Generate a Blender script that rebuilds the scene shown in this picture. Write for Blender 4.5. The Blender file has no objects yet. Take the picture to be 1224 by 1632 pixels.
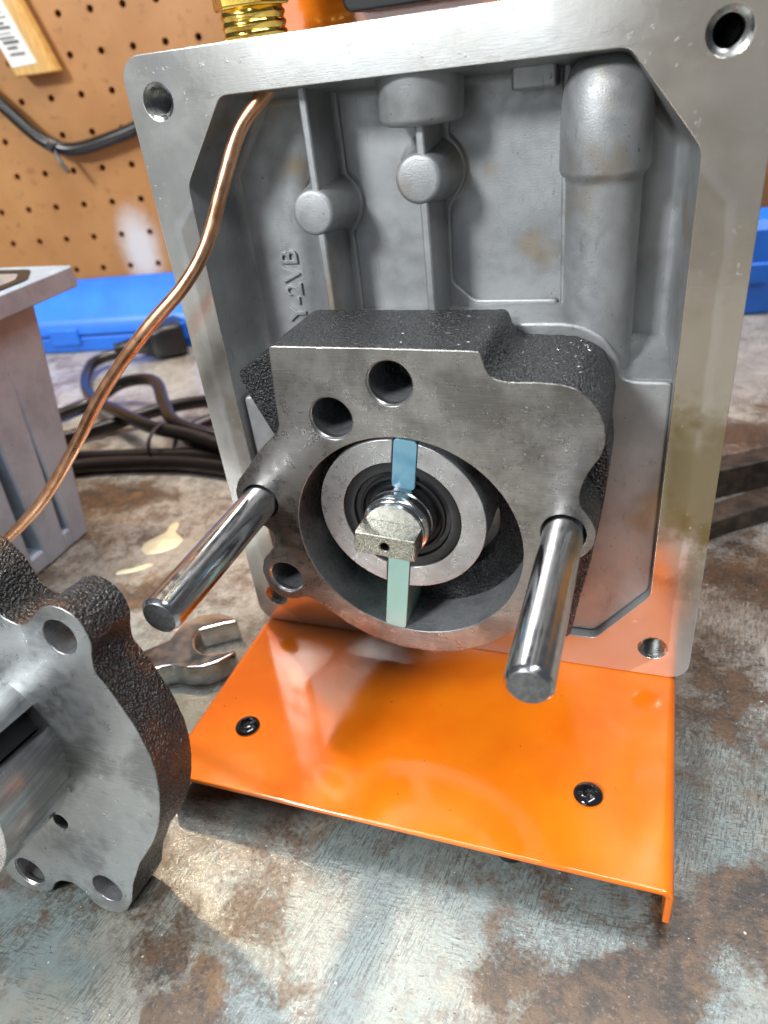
import bpy, bmesh, math, random
from mathutils import Vector, Matrix, Euler
random.seed(7)
S = 0.001                                   # every number below is in millimetres
R = math.radians
scene = bpy.context.scene
col = scene.collection

# ------------------------------------------------------------------ camera
cam_d = bpy.data.cameras.new('camera'); cam = bpy.data.objects.new('camera', cam_d); col.objects.link(cam)
cam_d.sensor_fit = 'VERTICAL'; cam_d.sensor_height = 24.0; cam_d.lens = 24.0 * 1155.79 / 1632.0
rx = (0.94104705, 0.32014534, -0.10925849); ry = (0.08405994, -0.53416793, -0.84118877); rz = (-0.32766505, 0.78241394, -0.52958856)
M = Matrix(((rx[0], -ry[0], -rz[0], 55.703*S), (rx[1], -ry[1], -rz[1], -179.656*S), (rx[2], -ry[2], -rz[2], 174.893*S), (0, 0, 0, 1)))
cam.matrix_world = M
cam_d.clip_start = 0.005; cam_d.clip_end = 20
cam_d.dof.use_dof = True; cam_d.dof.focus_distance = 0.195; cam_d.dof.aperture_fstop = 10.5
scene.camera = cam

# ------------------------------------------------------------------ world and lamps (a workshop indoors)
world = bpy.data.worlds.new('World'); scene.world = world; world.use_nodes = True
bg = world.node_tree.nodes['Background']; bg.inputs[0].default_value = (0.80, 0.88, 1.0, 1); bg.inputs[1].default_value = 0.10

def area(name, loc, target, sx, sy, power, color):
    d = bpy.data.lights.new(name, 'AREA'); d.shape = 'RECTANGLE'; d.size = sx; d.size_y = sy; d.energy = power; d.color = color
    o = bpy.data.objects.new(name, d); col.objects.link(o); o.location = loc
    o.rotation_euler = (Vector(target) - Vector(loc)).to_track_quat('-Z', 'Y').to_euler()
    return o
area('window_light', (-0.75, -1.35, 1.10), (0, 0, 0.10), 0.34, 0.30, 36, (0.94, 0.97, 1.0))
area('front_window', (-0.80, -2.60, 0.72), (0, 0, 0.15), 1.3, 1.2, 8.5, (0.88, 0.94, 1.0))
area('ceiling_tube', (-0.10, 0.26, 1.35), (0, 0, 0.0), 1.2, 0.16, 15, (0.95, 0.98, 1.0))
area('right_fill', (0.55, -0.45, 1.45), (-0.1, 0, 0.0), 1.2, 0.12, 14, (0.95, 0.98, 1.0))  # fill lamp added at the right to brighten right-facing sides
bulb_d = bpy.data.lights.new('bench_bulb', 'POINT'); bulb_d.energy = 17.0; bulb_d.color = (1.0, 0.76, 0.50); bulb_d.shadow_soft_size = 0.025
bulb = bpy.data.objects.new('bench_bulb', bulb_d); col.objects.link(bulb); bulb.location = (-0.417, 0.300, 0.843)

scene.render.engine = 'CYCLES'
scene.cycles.use_denoising = True
scene.cycles.max_bounces = 7; scene.cycles.glossy_bounces = 5; scene.cycles.diffuse_bounces = 3
scene.cycles.use_adaptive_sampling = True; scene.cycles.adaptive_threshold = 0.02
scene.cycles.sample_clamp_indirect = 6.0; scene.cycles.caustics_reflective = False; scene.cycles.caustics_refractive = False
vs = scene.view_settings; vs.view_transform = 'Standard'; vs.look = 'None'; vs.exposure = 0.14; vs.gamma = 1.0; vs.use_curve_mapping = False

# ================================================================== material helpers
class NT:
    def __init__(self, name):
        self.m = bpy.data.materials.new(name); self.m.use_nodes = True
        self.t = self.m.node_tree; self.p = self.t.nodes['Principled BSDF']
        self.co = None
    def n(self, typ, **kw):
        nd = self.t.nodes.new(typ)
        for k, v in kw.items(): setattr(nd, k, v)
        return nd
    def link(self, a, b): self.t.links.new(a, b)
    def put(self, sock, v):
        if isinstance(v, bpy.types.NodeSocket): self.link(v, sock)
        elif isinstance(v, (tuple, list)) and sock.type == 'RGBA' and len(v) == 3: sock.default_value = (*v, 1)
        else: sock.default_value = v
    def pos(self):                                     # object coordinates in millimetres
        if self.co is None:
            c = self.n('ShaderNodeTexCoord'); m = self.n('ShaderNodeVectorMath', operation='SCALE')
            self.link(c.outputs['Object'], m.inputs[0]); m.inputs['Scale'].default_value = 1000.0
            self.co = m.outputs[0]
        return self.co
    def mapv(self, scale=(1, 1, 1), loc=(0, 0, 0), rot=(0, 0, 0), vec=None):
        m = self.n('ShaderNodeMapping'); self.link(vec or self.pos(), m.inputs[0])
        m.inputs['Scale'].default_value = scale; m.inputs['Location'].default_value = loc; m.inputs['Rotation'].default_value = rot
        return m.outputs[0]
    def noise(self, scale, detail=3, rough=0.55, vec=None, dist=0.0):
        x = self.n('ShaderNodeTexNoise'); self.link(vec or self.pos(), x.inputs['Vector'])
        x.inputs['Scale'].default_value = scale; x.inputs['Detail'].default_value = detail; x.inputs['Roughness'].default_value = rough; x.inputs['Distortion'].default_value = dist
        return x.outputs[0]
    def voronoi(self, scale, feature='F1', vec=None):
        x = self.n('ShaderNodeTexVoronoi', feature=feature); self.link(vec or self.pos(), x.inputs['Vector']); x.inputs['Scale'].default_value = scale
        return x.outputs[0]
    def ramp(self, fac, a, b, va=0.0, vb=1.0):
        x = self.n('ShaderNodeMapRange', interpolation_type='SMOOTHSTEP'); self.put(x.inputs[0], fac)
        for i, v in enumerate((a, b, va, vb)): self.put(x.inputs[i + 1], v)
        return x.outputs[0]
    def math(self, op, a, b=0.0, c=0.0, clamp=False):
        x = self.n('ShaderNodeMath', operation=op, use_clamp=clamp); self.put(x.inputs[0], a); self.put(x.inputs[1], b); self.put(x.inputs[2], c)
        return x.outputs[0]
    def mix(self, fac, a, b):
        x = self.n('ShaderNodeMix', data_type='RGBA'); self.put(x.inputs[0], fac); self.put(x.inputs[6], a); self.put(x.inputs[7], b)
        return x.outputs[2]
    def blob(self, x, y, rx, ry, rot=0.0, dist=None):  # soft ellipse on the xy plane of the object, 1 in the middle
        v = self.n('ShaderNodeVectorMath', operation='SUBTRACT'); self.put(v.inputs[0], dist or self.pos()); v.inputs[1].default_value = (x, y, 0)
        mp = self.mapv((1.0/rx, 1.0/ry, 0), rot=(0, 0, 0), vec=v.outputs[0]) if not rot else self.mapv((1.0/rx, 1.0/ry, 0), vec=self.mapv(rot=(0, 0, -rot), vec=v.outputs[0]))
        l = self.n('ShaderNodeVectorMath', operation='LENGTH'); self.link(mp, l.inputs[0])
        return self.ramp(l.outputs['Value'], 0.0, 1.0, 1.0, 0.0)
    def sep(self):
        x = self.n('ShaderNodeSeparateXYZ'); self.link(self.pos(), x.inputs[0]); return x.outputs
    def bump(self, h, strength=0.3, dist=0.1, normal=None):      # dist in mm
        b = self.n('ShaderNodeBump'); self.put(b.inputs['Height'], h); b.inputs['Strength'].default_value = strength; b.inputs['Distance'].default_value = dist * S
        if normal is not None: self.link(normal, b.inputs['Normal'])
        self.link(b.outputs[0], self.p.inputs['Normal']); return b.outputs[0]
    def set(self, **kw):
        names = dict(color='Base Color', metal='Metallic', rough='Roughness', spec='Specular IOR Level', coat='Coat Weight', coat_rough='Coat Roughness', aniso='Anisotropic', sub='Subsurface Weight', trans='Transmission Weight', ior='IOR', aniso_rot='Anisotropic Rotation')
        for k, v in kw.items(): self.put(self.p.inputs[names[k]], v)
        return self.m

MT = {}
def simple(key, color, rough=0.5, metal=0.0, nscale=0.0, namp=0.1, bump=0.0, bscale=1.0, coat=0.0, spec=0.5):
    t = NT(key)
    c = color
    if nscale:
        f = t.noise(nscale, 4, 0.6)
        c = t.mix(t.ramp(f, 0.3, 0.7), tuple(x*(1-namp) for x in color), tuple(min(1, x*(1+namp)) for x in color))
    if bump: t.bump(t.noise(bscale, 3, 0.6), bump, 0.2)
    MT[key] = t.set(color=c, rough=rough, metal=metal, coat=coat, spec=spec); return MT[key]

# ---- rough black sand casting
def mk_cast(key, rust=0.0):
    t = NT(key)
    w = t.noise(1.6, 2, 0.5)
    h = t.math('ADD', t.math('MULTIPLY', t.noise(0.95, 3, 0.6), 1.0), t.math('MULTIPLY', t.voronoi(1.3), 0.6))
    t.bump(h, 1.0, 1.5)
    c = t.mix(t.ramp(t.noise(2.6, 3, 0.6), 0.35, 0.72), (0.009, 0.009, 0.0095), (0.055, 0.056, 0.058))
    if rust: c = t.mix(t.ramp(t.noise(0.09, 2, 0.5), 0.50, 0.68, 0, rust), c, (0.16, 0.07, 0.03))
    MT[key] = t.set(color=c, rough=t.ramp(t.noise(3.0, 2), 0.3, 0.7, 0.18, 0.38), metal=0.12, spec=0.75)
mk_cast('cast_black'); mk_cast('cast_black_rusty', 0.5)

# ---- machined iron face: fine tool marks, smudges, specks
def mk_iron(key, base=(0.40, 0.385, 0.36), dark=(0.16, 0.15, 0.14), rot=0.0, r0=0.28, r1=0.46, stain=(0.46, 0.66), metal=0.92, blotch=0.30):
    t = NT(key)
    lines = t.noise(1.0, 2, 0.6, t.mapv((0.12, 1, 5.0), rot=(0, rot, 0)))
    lines2 = t.noise(1.0, 2, 0.6, t.mapv((0.5, 1, 12.0), rot=(0, rot + 0.25, 0)))
    big = t.noise(0.045, 4, 0.65); mid = t.noise(0.35, 4, 0.7); sp = t.noise(2.2, 2, 0.5)
    c = t.mix(t.ramp(big, stain[0], stain[1], 0, 0.62), base, dark)
    c = t.mix(t.ramp(mid, 0.5, 0.72, 0, blotch), c, dark)
    c = t.mix(t.ramp(lines, 0.45, 0.75, 0, 0.30), c, (0.62, 0.60, 0.57))
    c = t.mix(t.ramp(sp, 0.69, 0.77, 0, 0.3), c, (0.07, 0.065, 0.06))
    t.bump(t.math('ADD', t.math('ADD', lines, t.math('MULTIPLY', lines2, 0.6)), t.math('MULTIPLY', sp, 0.08)), 0.20, 0.08)
    MT[key] = t.set(color=c, rough=t.ramp(mid, 0.3, 0.7, r0, r1), metal=metal)
mk_iron('iron_face', (0.36, 0.34, 0.315), (0.11, 0.10, 0.09), 0.0, 0.24, 0.40, (0.42, 0.62), blotch=0.25)
mk_iron('iron_face_pale', (0.38, 0.39, 0.385), (0.10, 0.10, 0.10), 0.9, 0.26, 0.42, (0.46, 0.62), blotch=0.10)
mk_iron('rotor_face', (0.55, 0.54, 0.54), (0.30, 0.28, 0.28), 0.5, 0.24, 0.38)
mk_iron('bore_wall', (0.34, 0.35, 0.36), (0.13, 0.13, 0.14), 0.0, 0.22, 0.42, metal=0.6)
mk_iron('end_wall', (0.42, 0.41, 0.40), (0.10, 0.10, 0.10), 0.3, 0.4, 0.6); MT['end_wall'].node_tree.nodes['Principled BSDF'].inputs['Metallic'].default_value = 0.45

# ---- machined aluminium flange: bright, glossy, oil film and old gasket imprint
t = NT('flange_machined')
P = t.sep()
ax = t.math('SUBTRACT', t.math('ABSOLUTE', P[0]), 62.5); az = t.math('SUBTRACT', t.math('ABSOLUTE', t.math('SUBTRACT', P[2], 91.7)), 79.3)
ch = t.math('MULTIPLY', t.math('ADD', t.math('ADD', ax, az), 17.0), 0.7071)        # chamfered corners of the opening
sd = t.math('MAXIMUM', t.math('MAXIMUM', ax, az), ch)                               # distance from the opening
wob = t.math('ADD', sd, t.math('MULTIPLY', t.math('SUBTRACT', t.noise(0.06, 3), 0.5), 3.0))
gask = t.math('MULTIPLY', t.ramp(wob, 5.6, 6.4), t.ramp(wob, 7.6, 8.4, 1, 0))
inner = t.ramp(wob, 5.8, 6.6, 1, 0)
c = t.mix(t.ramp(t.noise(0.03, 3, 0.6), 0.35, 0.65), (0.78, 0.76, 0.70), (0.86, 0.855, 0.82))
c = t.mix(t.math('MULTIPLY', inner, 0.5), c, (0.50, 0.46, 0.40))
c = t.mix(t.math('MULTIPLY', gask, 0.65), c, (0.92, 0.91, 0.88))
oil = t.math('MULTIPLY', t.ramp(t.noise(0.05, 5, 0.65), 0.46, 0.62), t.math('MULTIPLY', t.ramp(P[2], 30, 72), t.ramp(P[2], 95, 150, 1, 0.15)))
tan_refl = t.math('MULTIPLY', t.ramp(P[0], 20, 62), t.ramp(P[2], 60, 80))  # brown reflection on the right side, painted into the colour
c = t.mix(t.math('MULTIPLY', tan_refl, 0.55), c, (0.52, 0.40, 0.27))
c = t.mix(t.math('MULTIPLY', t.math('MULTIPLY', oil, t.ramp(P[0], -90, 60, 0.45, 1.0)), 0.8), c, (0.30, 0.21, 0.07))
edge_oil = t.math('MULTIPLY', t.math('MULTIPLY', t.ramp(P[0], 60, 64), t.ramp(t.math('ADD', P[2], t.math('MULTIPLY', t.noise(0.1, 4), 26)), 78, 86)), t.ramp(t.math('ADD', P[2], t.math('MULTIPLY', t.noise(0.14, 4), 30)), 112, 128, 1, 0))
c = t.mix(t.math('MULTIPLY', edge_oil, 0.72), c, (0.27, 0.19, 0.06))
scr = t.noise(1.0, 2, 0.5, t.mapv((0.25, 1, 3.0), rot=(0, 0.9, 0)))
nick = t.math('MULTIPLY', t.ramp(t.noise(0.42, 3, 0.6), 0.63, 0.67), t.ramp(t.noise(0.05, 2), 0.45, 0.6))
c = t.mix(t.math('MULTIPLY', nick, 0.8), c, (0.85, 0.84, 0.80))
c = t.mix(t.ramp(t.noise(1.5, 2), 0.72, 0.76, 0, 0.7), c, (0.16, 0.13, 0.10))
t.bump(t.math('ADD', t.math('MULTIPLY', t.noise(0.25, 3), 0.7), t.math('ADD', t.math('MULTIPLY', scr, 0.22), t.math('MULTIPLY', nick, 0.8))), 0.22, 0.10)
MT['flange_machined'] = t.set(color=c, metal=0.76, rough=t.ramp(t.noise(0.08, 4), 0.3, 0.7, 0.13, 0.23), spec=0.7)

# ---- die cast aluminium, matt, a little brown at places
def mk_alu(key, base=(0.42, 0.44, 0.46), brown=0.55, metal=0.55, bs=1.6):
    t = NT(key)
    c = t.mix(t.ramp(t.noise(0.07, 4, 0.6), 0.35, 0.7), base, tuple(x*0.78 for x in base))
    c = t.mix(t.ramp(t.noise(0.035, 3, 0.6), 0.54, 0.72, 0, brown), c, (0.36, 0.27, 0.16))
    pit = t.ramp(t.noise(0.8, 3, 0.6), 0.68, 0.74)
    c = t.mix(t.math('MULTIPLY', pit, 0.75), c, (0.07, 0.07, 0.07))
    c = t.mix(t.ramp(t.noise(0.5, 3, 0.6, t.mapv((1, 1, 0.25))), 0.62, 0.72, 0, 0.3), c, (0.14, 0.14, 0.14))
    t.bump(t.math('SUBTRACT', t.noise(bs, 3, 0.6), t.math('MULTIPLY', pit, 1.0)), 0.34, 0.24)
    MT[key] = t.set(color=c, metal=metal, rough=t.ramp(t.noise(0.3, 3), 0.3, 0.7, 0.40, 0.56))
mk_alu('alu_cast', (0.42, 0.43, 0.43), 0.8, 0.6, 2.8); mk_alu('alu_cover', (0.36, 0.44, 0.53), 0.04, 0.25, 2.4)

# ---- glossy orange enamel, slightly dented sheet with orange peel and scuffs
t = NT('orange_paint')
low = t.noise(0.035, 1, 0.4); peel = t.noise(0.55, 2, 0.5)
scf = t.math('MULTIPLY', t.ramp(t.noise(1.0, 3, 0.6, t.mapv((1.2, 0.35, 1), rot=(0, 0, 0.5))), 0.56, 0.72), t.blob(-36, -48, 8, 18, 0.15))
ridge = t.math('MULTIPLY', t.math('MULTIPLY', t.ramp(t.sep()[1], -34, -22), t.ramp(t.sep()[1], -20, -8, 1, 0)), 0.9)
t.bump(t.math('ADD', t.math('ADD', t.math('MULTIPLY', low, 2.2), ridge), t.math('ADD', t.math('MULTIPLY', peel, 0.05), t.math('MULTIPLY', scf, 0.35))), 0.30, 0.55)
c = t.mix(t.ramp(t.noise(0.05, 3), 0.3, 0.7), (0.92, 0.175, 0.004), (0.96, 0.22, 0.006))
c = t.mix(t.math('MULTIPLY', t.ramp(t.noise(0.5, 2), 0.73, 0.76), 0.7), c, (0.20, 0.05, 0.01))
MT['orange_paint'] = t.set(color=c, rough=0.6, spec=0.05, coat=1.0, coat_rough=t.ramp(t.noise(0.045, 4, 0.6), 0.35, 0.7, 0.08, 0.16)); t.p.inputs['Coat IOR'].default_value = 2.0

# ---- copper, brass, steel
def mk_metal(key, c1, c2, r0, r1, bump=0.1, sc=0.3):
    t = NT(key); f = t.noise(sc, 4, 0.6)
    c = t.mix(t.ramp(f, 0.35, 0.7), c1, c2)
    if bump: t.bump(t.math('ADD', f, t.math('MULTIPLY', t.noise(sc*6, 2), 0.3)), bump, 0.12)
    MT[key] = t.set(color=c, metal=1.0, rough=t.ramp(t.noise(sc*1.7, 3), 0.3, 0.7, r0, r1))
mk_metal('copper', (0.93, 0.52, 0.31), (0.72, 0.35, 0.18), 0.26, 0.38, 0.05, 0.12)
mk_metal('brass', (0.92, 0.66, 0.16), (0.82, 0.52, 0.10), 0.10, 0.20)
mk_metal('pin_steel', (0.66, 0.67, 0.69), (0.56, 0.57, 0.59), 0.13, 0.22, 0.04, 0.3)
mk_metal('pin_end', (0.20, 0.20, 0.205), (0.32, 0.32, 0.33), 0.35, 0.5, 0.25, 1.2)
mk_metal('shaft_steel', (0.60, 0.61, 0.62), (0.45, 0.46, 0.46), 0.14, 0.26, 0.06, 0.8)
mk_metal('tang_steel', (0.38, 0.365, 0.31), (0.22, 0.21, 0.165), 0.22, 0.38, 0.12, 1.2)
mk_metal('thread_steel', (0.40, 0.40, 0.39), (0.22, 0.21, 0.20), 0.2, 0.35, 0.1)
mk_metal('wrench_steel', (0.74, 0.735, 0.73), (0.58, 0.53, 0.49), 0.10, 0.20, 0.07, 0.10)
t = NT('sleeve_steel')
f = t.noise(1.0, 3, 0.6, t.mapv((0.7, 0.03, 0.7)))
MT['sleeve_steel'] = t.set(color=t.mix(t.ramp(f, 0.35, 0.7), (0.60, 0.62, 0.64), (0.40, 0.41, 0.42)), metal=0.9, rough=t.ramp(t.noise(0.2, 3), 0.3, 0.7, 0.16, 0.28))
simple('seal_rubber', (0.012, 0.012, 0.013), 0.30, spec=0.5, bump=0.05, bscale=1.0)
simple('black_paint', (0.010, 0.010, 0.011), 0.10, spec=0.6, coat=0.6)
simple('black_plastic', (0.007, 0.007, 0.0075), 0.34, bump=0.15, bscale=2.0)
simple('cable_rubber', (0.0085, 0.0065, 0.006), 0.26, nscale=0.02, namp=0.4)
simple('blue_plastic', (0.015, 0.16, 0.72), 0.40, nscale=0.02, namp=0.15, bump=0.1, bscale=0.3)
simple('dark_bar', (0.055, 0.040, 0.030), 0.55, nscale=0.15, namp=0.6, bump=0.6, bscale=0.8)
simple('pale_glass', (0.30, 0.34, 0.36), 0.08, coat=0.6)
simple('paper_label', (0.72, 0.72, 0.68), 0.6, nscale=0.1, namp=0.1)
simple('label_ink', (0.10, 0.10, 0.10), 0.6)
simple('dried_glue', (0.70, 0.62, 0.42), 0.35, nscale=0.15, namp=0.15, bump=0.4, bscale=0.5)
simple('zip_tie', (0.02, 0.02, 0.022), 0.4)
simple('shavings', (0.36, 0.35, 0.34), 0.35, metal=0.9)

t = NT('vane_resin')                                    # pale blue to green translucent resin
g = t.ramp(t.sep()[2], 72, 98)
c = t.mix(g, (0.30, 0.50, 0.43), (0.075, 0.235, 0.34))
c = t.mix(t.ramp(t.noise(0.12, 3), 0.4, 0.7, 0, 0.25), c, (0.40, 0.60, 0.62))
MT['vane_resin'] = t.set(color=c, rough=0.16, sub=0.25, coat=0.3)
MT['vane_resin'].node_tree.nodes['Principled BSDF'].inputs['Subsurface Radius'].default_value = (0.002, 0.003, 0.003)

t = NT('yellow_wood')
f = t.noise(1.0, 4, 0.6, t.mapv((0.6, 0.6, 0.03)))
MT['yellow_wood'] = t.set(color=t.mix(t.ramp(f, 0.3, 0.7), (0.50, 0.27, 0.07), (0.66, 0.42, 0.14)), rough=0.5)

# ---- pegboard: brown hardboard, specks, a white glare spot painted into the colour
t = NT('pegboard')
c = t.mix(t.ramp(t.noise(0.010, 4, 0.6), 0.3, 0.7), (0.33, 0.150, 0.048), (0.43, 0.215, 0.080))
c = t.mix(t.ramp(t.noise(0.10, 5, 0.7), 0.56, 0.70, 0, 0.6), c, (0.20, 0.085, 0.028))
c = t.mix(t.ramp(t.noise(0.22, 2, 0.5), 0.71, 0.76, 0, 0.7), c, (0.16, 0.07, 0.03))
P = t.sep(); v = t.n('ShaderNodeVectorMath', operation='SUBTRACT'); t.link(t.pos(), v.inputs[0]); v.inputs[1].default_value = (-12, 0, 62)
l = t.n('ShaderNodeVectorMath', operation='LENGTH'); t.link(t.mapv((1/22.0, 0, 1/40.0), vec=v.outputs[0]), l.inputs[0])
glare = t.math('MULTIPLY', t.ramp(t.math('ADD', l.outputs['Value'], t.math('MULTIPLY', t.noise(0.06, 4), 0.5)), 0.5, 1.35, 1, 0), 0.85)
c = t.mix(glare, c, (0.60, 0.62, 0.66))
t.bump(t.noise(0.35, 3), 0.1, 0.3)
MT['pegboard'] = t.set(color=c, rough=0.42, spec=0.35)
simple('dark_gap', (0.01, 0.009, 0.008), 0.9)

# ---- bench top: worn pale paint over rusty steel, scratches in two directions
t = NT('bench_top')
warp = t.n('ShaderNodeTexNoise'); t.link(t.pos(), warp.inputs['Vector']); warp.inputs['Scale'].default_value = 0.055; warp.inputs['Detail'].default_value = 4
wv = t.n('ShaderNodeVectorMath', operation='MULTIPLY_ADD'); t.link(warp.outputs['Color'], wv.inputs[0]); wv.inputs[1].default_value = (26, 26, 0); 
av = t.n('ShaderNodeVectorMath', operation='ADD'); t.link(t.pos(), av.inputs[0]); av.inputs[1].default_value = (-13, -13, 0); t.link(av.outputs[0], wv.inputs[2])
W = wv.outputs[0]
def blobs(lst):
    acc = None
    for (x, y, a, b, rot, s) in lst:
        k = t.math('MULTIPLY', t.blob(x, y, a, b, rot, W), s)
        acc = k if acc is None else t.math('ADD', acc, k)
    return acc
rust_shadow_b = blobs([(-38, -121, 9, 15, 0.3, 1.5), (62, -90, 30, 16, 0.3, 1.5), (86, 10, 30, 42, 0, 0.75), (92, -62, 20, 22, 0, 1.5), (97, 80, 40, 40, 0, 0.6),
               (-147, 20, 26, 20, 0.4, 0.8), (-225, 92, 55, 26, 0.2, 0.9), (108, 200, 60, 40, 0, 0.8), (-70, -84, 12, 12, 0, 0.9), (75, -70, 12, 14, 0.4, 0.9), (10, -50, 50, 14, 0, 0.7), (-190, 160, 60, 30, 0.3, 0.5), (32, -94, 10, 16, 0.2, 0.7), (-52, -112, 8, 8, 0, 0.6), (104, -20, 18, 12, 0.5, 0.7)])  # rust patches, plus a dark blob painted for the shadow under the base plate
paleb = blobs([(3, -86, 34, 20, 0.2, 0.8), (-76, -124, 30, 18, 0, 0.9), (80, -46, 12, 20, 0.2, 0.8), (-150, 50, 34, 26, 0.3, 0.7), (-120, 0, 40, 30, 0, 0.6), (46, -80, 16, 10, 0, 0.5), (120, 300, 90, 60, 0, 0.9), (-280, 250, 90, 60, 0, 0.7)])
base_n = t.noise(0.03, 8, 0.70, W)
fine = t.noise(0.75, 5, 0.75); mid = t.noise(0.16, 5, 0.7)
rmask = t.math('ADD', t.math('MULTIPLY', t.math('SUBTRACT', base_n, 0.41), 2.3), t.math('SUBTRACT', t.math('MULTIPLY', rust_shadow_b, 0.75), t.math('MULTIPLY', paleb, 0.50)))
rmask = t.math('ADD', rmask, t.math('ADD', t.math('MULTIPLY', t.math('SUBTRACT', fine, 0.5), 1.1), t.math('MULTIPLY', t.math('SUBTRACT', mid, 0.5), 1.2)))
rm = t.ramp(rmask, 0.05, 0.72)
wob2 = t.n('ShaderNodeVectorMath', operation='MULTIPLY_ADD'); t.link(warp.outputs['Color'], wob2.inputs[0]); wob2.inputs[1].default_value = (1.2, 1.2, 0); t.link(t.pos(), wob2.inputs[2])
def scratches(a, sx, sy, lo, hi, seed):
    q = t.noise(1.0, 4, 0.75, t.mapv((sx, sy, 1), loc=(seed, seed*1.7, 0), vec=t.mapv(rot=(0, 0, R(a)), vec=wob2.outputs[0])))
    return t.ramp(q, lo, hi)
s1 = t.math('MULTIPLY', scratches(10, 1.9, 0.17, 0.48, 0.57, 3), t.ramp(t.noise(0.035, 3, 0.6, t.mapv(loc=(50, 0, 0))), 0.36, 0.58))
s2 = t.math('MULTIPLY', scratches(-4, 0.20, 1.7, 0.51, 0.60, 11), t.ramp(t.noise(0.04, 3, 0.6, t.mapv(loc=(0, 90, 0))), 0.42, 0.62))
s3 = t.math('MULTIPLY', scratches(40, 2.4, 0.10, 0.60, 0.70, 23), 0.8)
scr = t.math('MULTIPLY', t.math('MAXIMUM', t.math('MAXIMUM', s1, s2), s3), t.ramp(fine, 0.36, 0.52, 0.25, 1.0))
back = t.ramp(t.sep()[1], -40, 40)
paint = t.mix(back, (0.205, 0.25, 0.24), (0.48, 0.455, 0.41))
paint = t.mix(t.ramp(t.noise(0.022, 5, 0.65), 0.42, 0.60, 0, 0.7), paint, (0.33, 0.29, 0.23))
paint = t.mix(t.ramp(mid, 0.48, 0.66, 0, t.ramp(t.sep()[1], -20, 60, 0.75, 0.35)), paint, (0.17, 0.185, 0.175))
paint = t.mix(t.ramp(t.noise(0.30, 4, 0.7), 0.54, 0.66, 0, 0.5), paint, (0.25, 0.30, 0.29))
rust = t.mix(t.ramp(mid, 0.36, 0.62), (0.030, 0.021, 0.016), (0.115, 0.068, 0.038))
rust = t.mix(t.ramp(t.noise(0.05, 5, 0.7), 0.56, 0.68, 0, 0.7), rust, (0.22, 0.115, 0.042))
rust = t.mix(t.ramp(fine, 0.50, 0.70, 0, 0.75), rust, (0.020, 0.016, 0.014))
rust = t.mix(t.ramp(t.noise(1.1, 3, 0.7), 0.58, 0.70, 0, 0.45), rust, (0.26, 0.235, 0.20))
c = t.mix(t.math('MULTIPLY', scr, 0.72), paint, (0.055, 0.053, 0.048))
c = t.mix(rm, c, rust)
chip = t.ramp(t.noise(0.9, 2, 0.6), 0.69, 0.73)
c = t.mix(t.math('MULTIPLY', chip, 0.7), c, (0.05, 0.035, 0.025))
spk = t.ramp(t.noise(0.62, 1, 0.4), 0.78, 0.80)
c = t.mix(t.math('MULTIPLY', spk, 0.8), c, (0.70, 0.66, 0.58))
t.bump(t.math('SUBTRACT', t.math('MULTIPLY', fine, 1.0), t.math('MULTIPLY', chip, 0.5)), 0.5, 0.30)
MT['bench_top'] = t.set(color=c, rough=t.ramp(t.math('ADD', rm, t.math('MULTIPLY', fine, 0.6)), 0.2, 1.3, 0.15, 0.40), metal=0.12, spec=0.8)

# ================================================================== geometry helpers
def mesh_obj(name, verts, faces, mat, parent=None, smooth=True, base=None, sharp=35, mats=None, fmat=None):
    """verts are world millimetres; base = origin (mm) of the parent empty or of the object itself"""
    b = Vector(base if base is not None else (parent['base_mm'] if parent is not None and 'base_mm' in parent else (0, 0, 0)))
    me = bpy.data.meshes.new(name)
    me.from_pydata([((Vector(v) - b) * S)[:] for v in verts], [], faces); me.update()
    bm = bmesh.new(); bm.from_mesh(me); bmesh.ops.remove_doubles(bm, verts=bm.verts, dist=1e-7); bmesh.ops.recalc_face_normals(bm, faces=bm.faces); bm.to_mesh(me); bm.free()
    for m in (mats or [mat]): me.materials.append(MT[m])
    if fmat:
        for p in me.polygons: p.material_index = fmat(Vector(p.center) / S + b, p.normal)
    if smooth:
        for p in me.polygons: p.use_smooth = True
        me.set_sharp_from_angle(angle=R(sharp))
    o = bpy.data.objects.new(name, me); col.objects.link(o)
    if parent is not None: o.parent = parent; o['base_mm'] = tuple(b)
    else: o.location = b * S
    return o

def clean(o):
    if 'base_mm' in o: del o['base_mm']

def thing(name, label, cat, base, group=None):
    e = bpy.data.objects.new(name, None); col.objects.link(e); e.location = Vector(base) * S; e.empty_display_size = 0.02
    e['label'] = label; e['category'] = cat; e['base_mm'] = tuple(float(x) for x in base)
    if group: e['group'] = group
    return e
def tag(o, label, cat, group=None):
    o['label'] = label; o['category'] = cat
    if group: o['group'] = group
    return o

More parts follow.
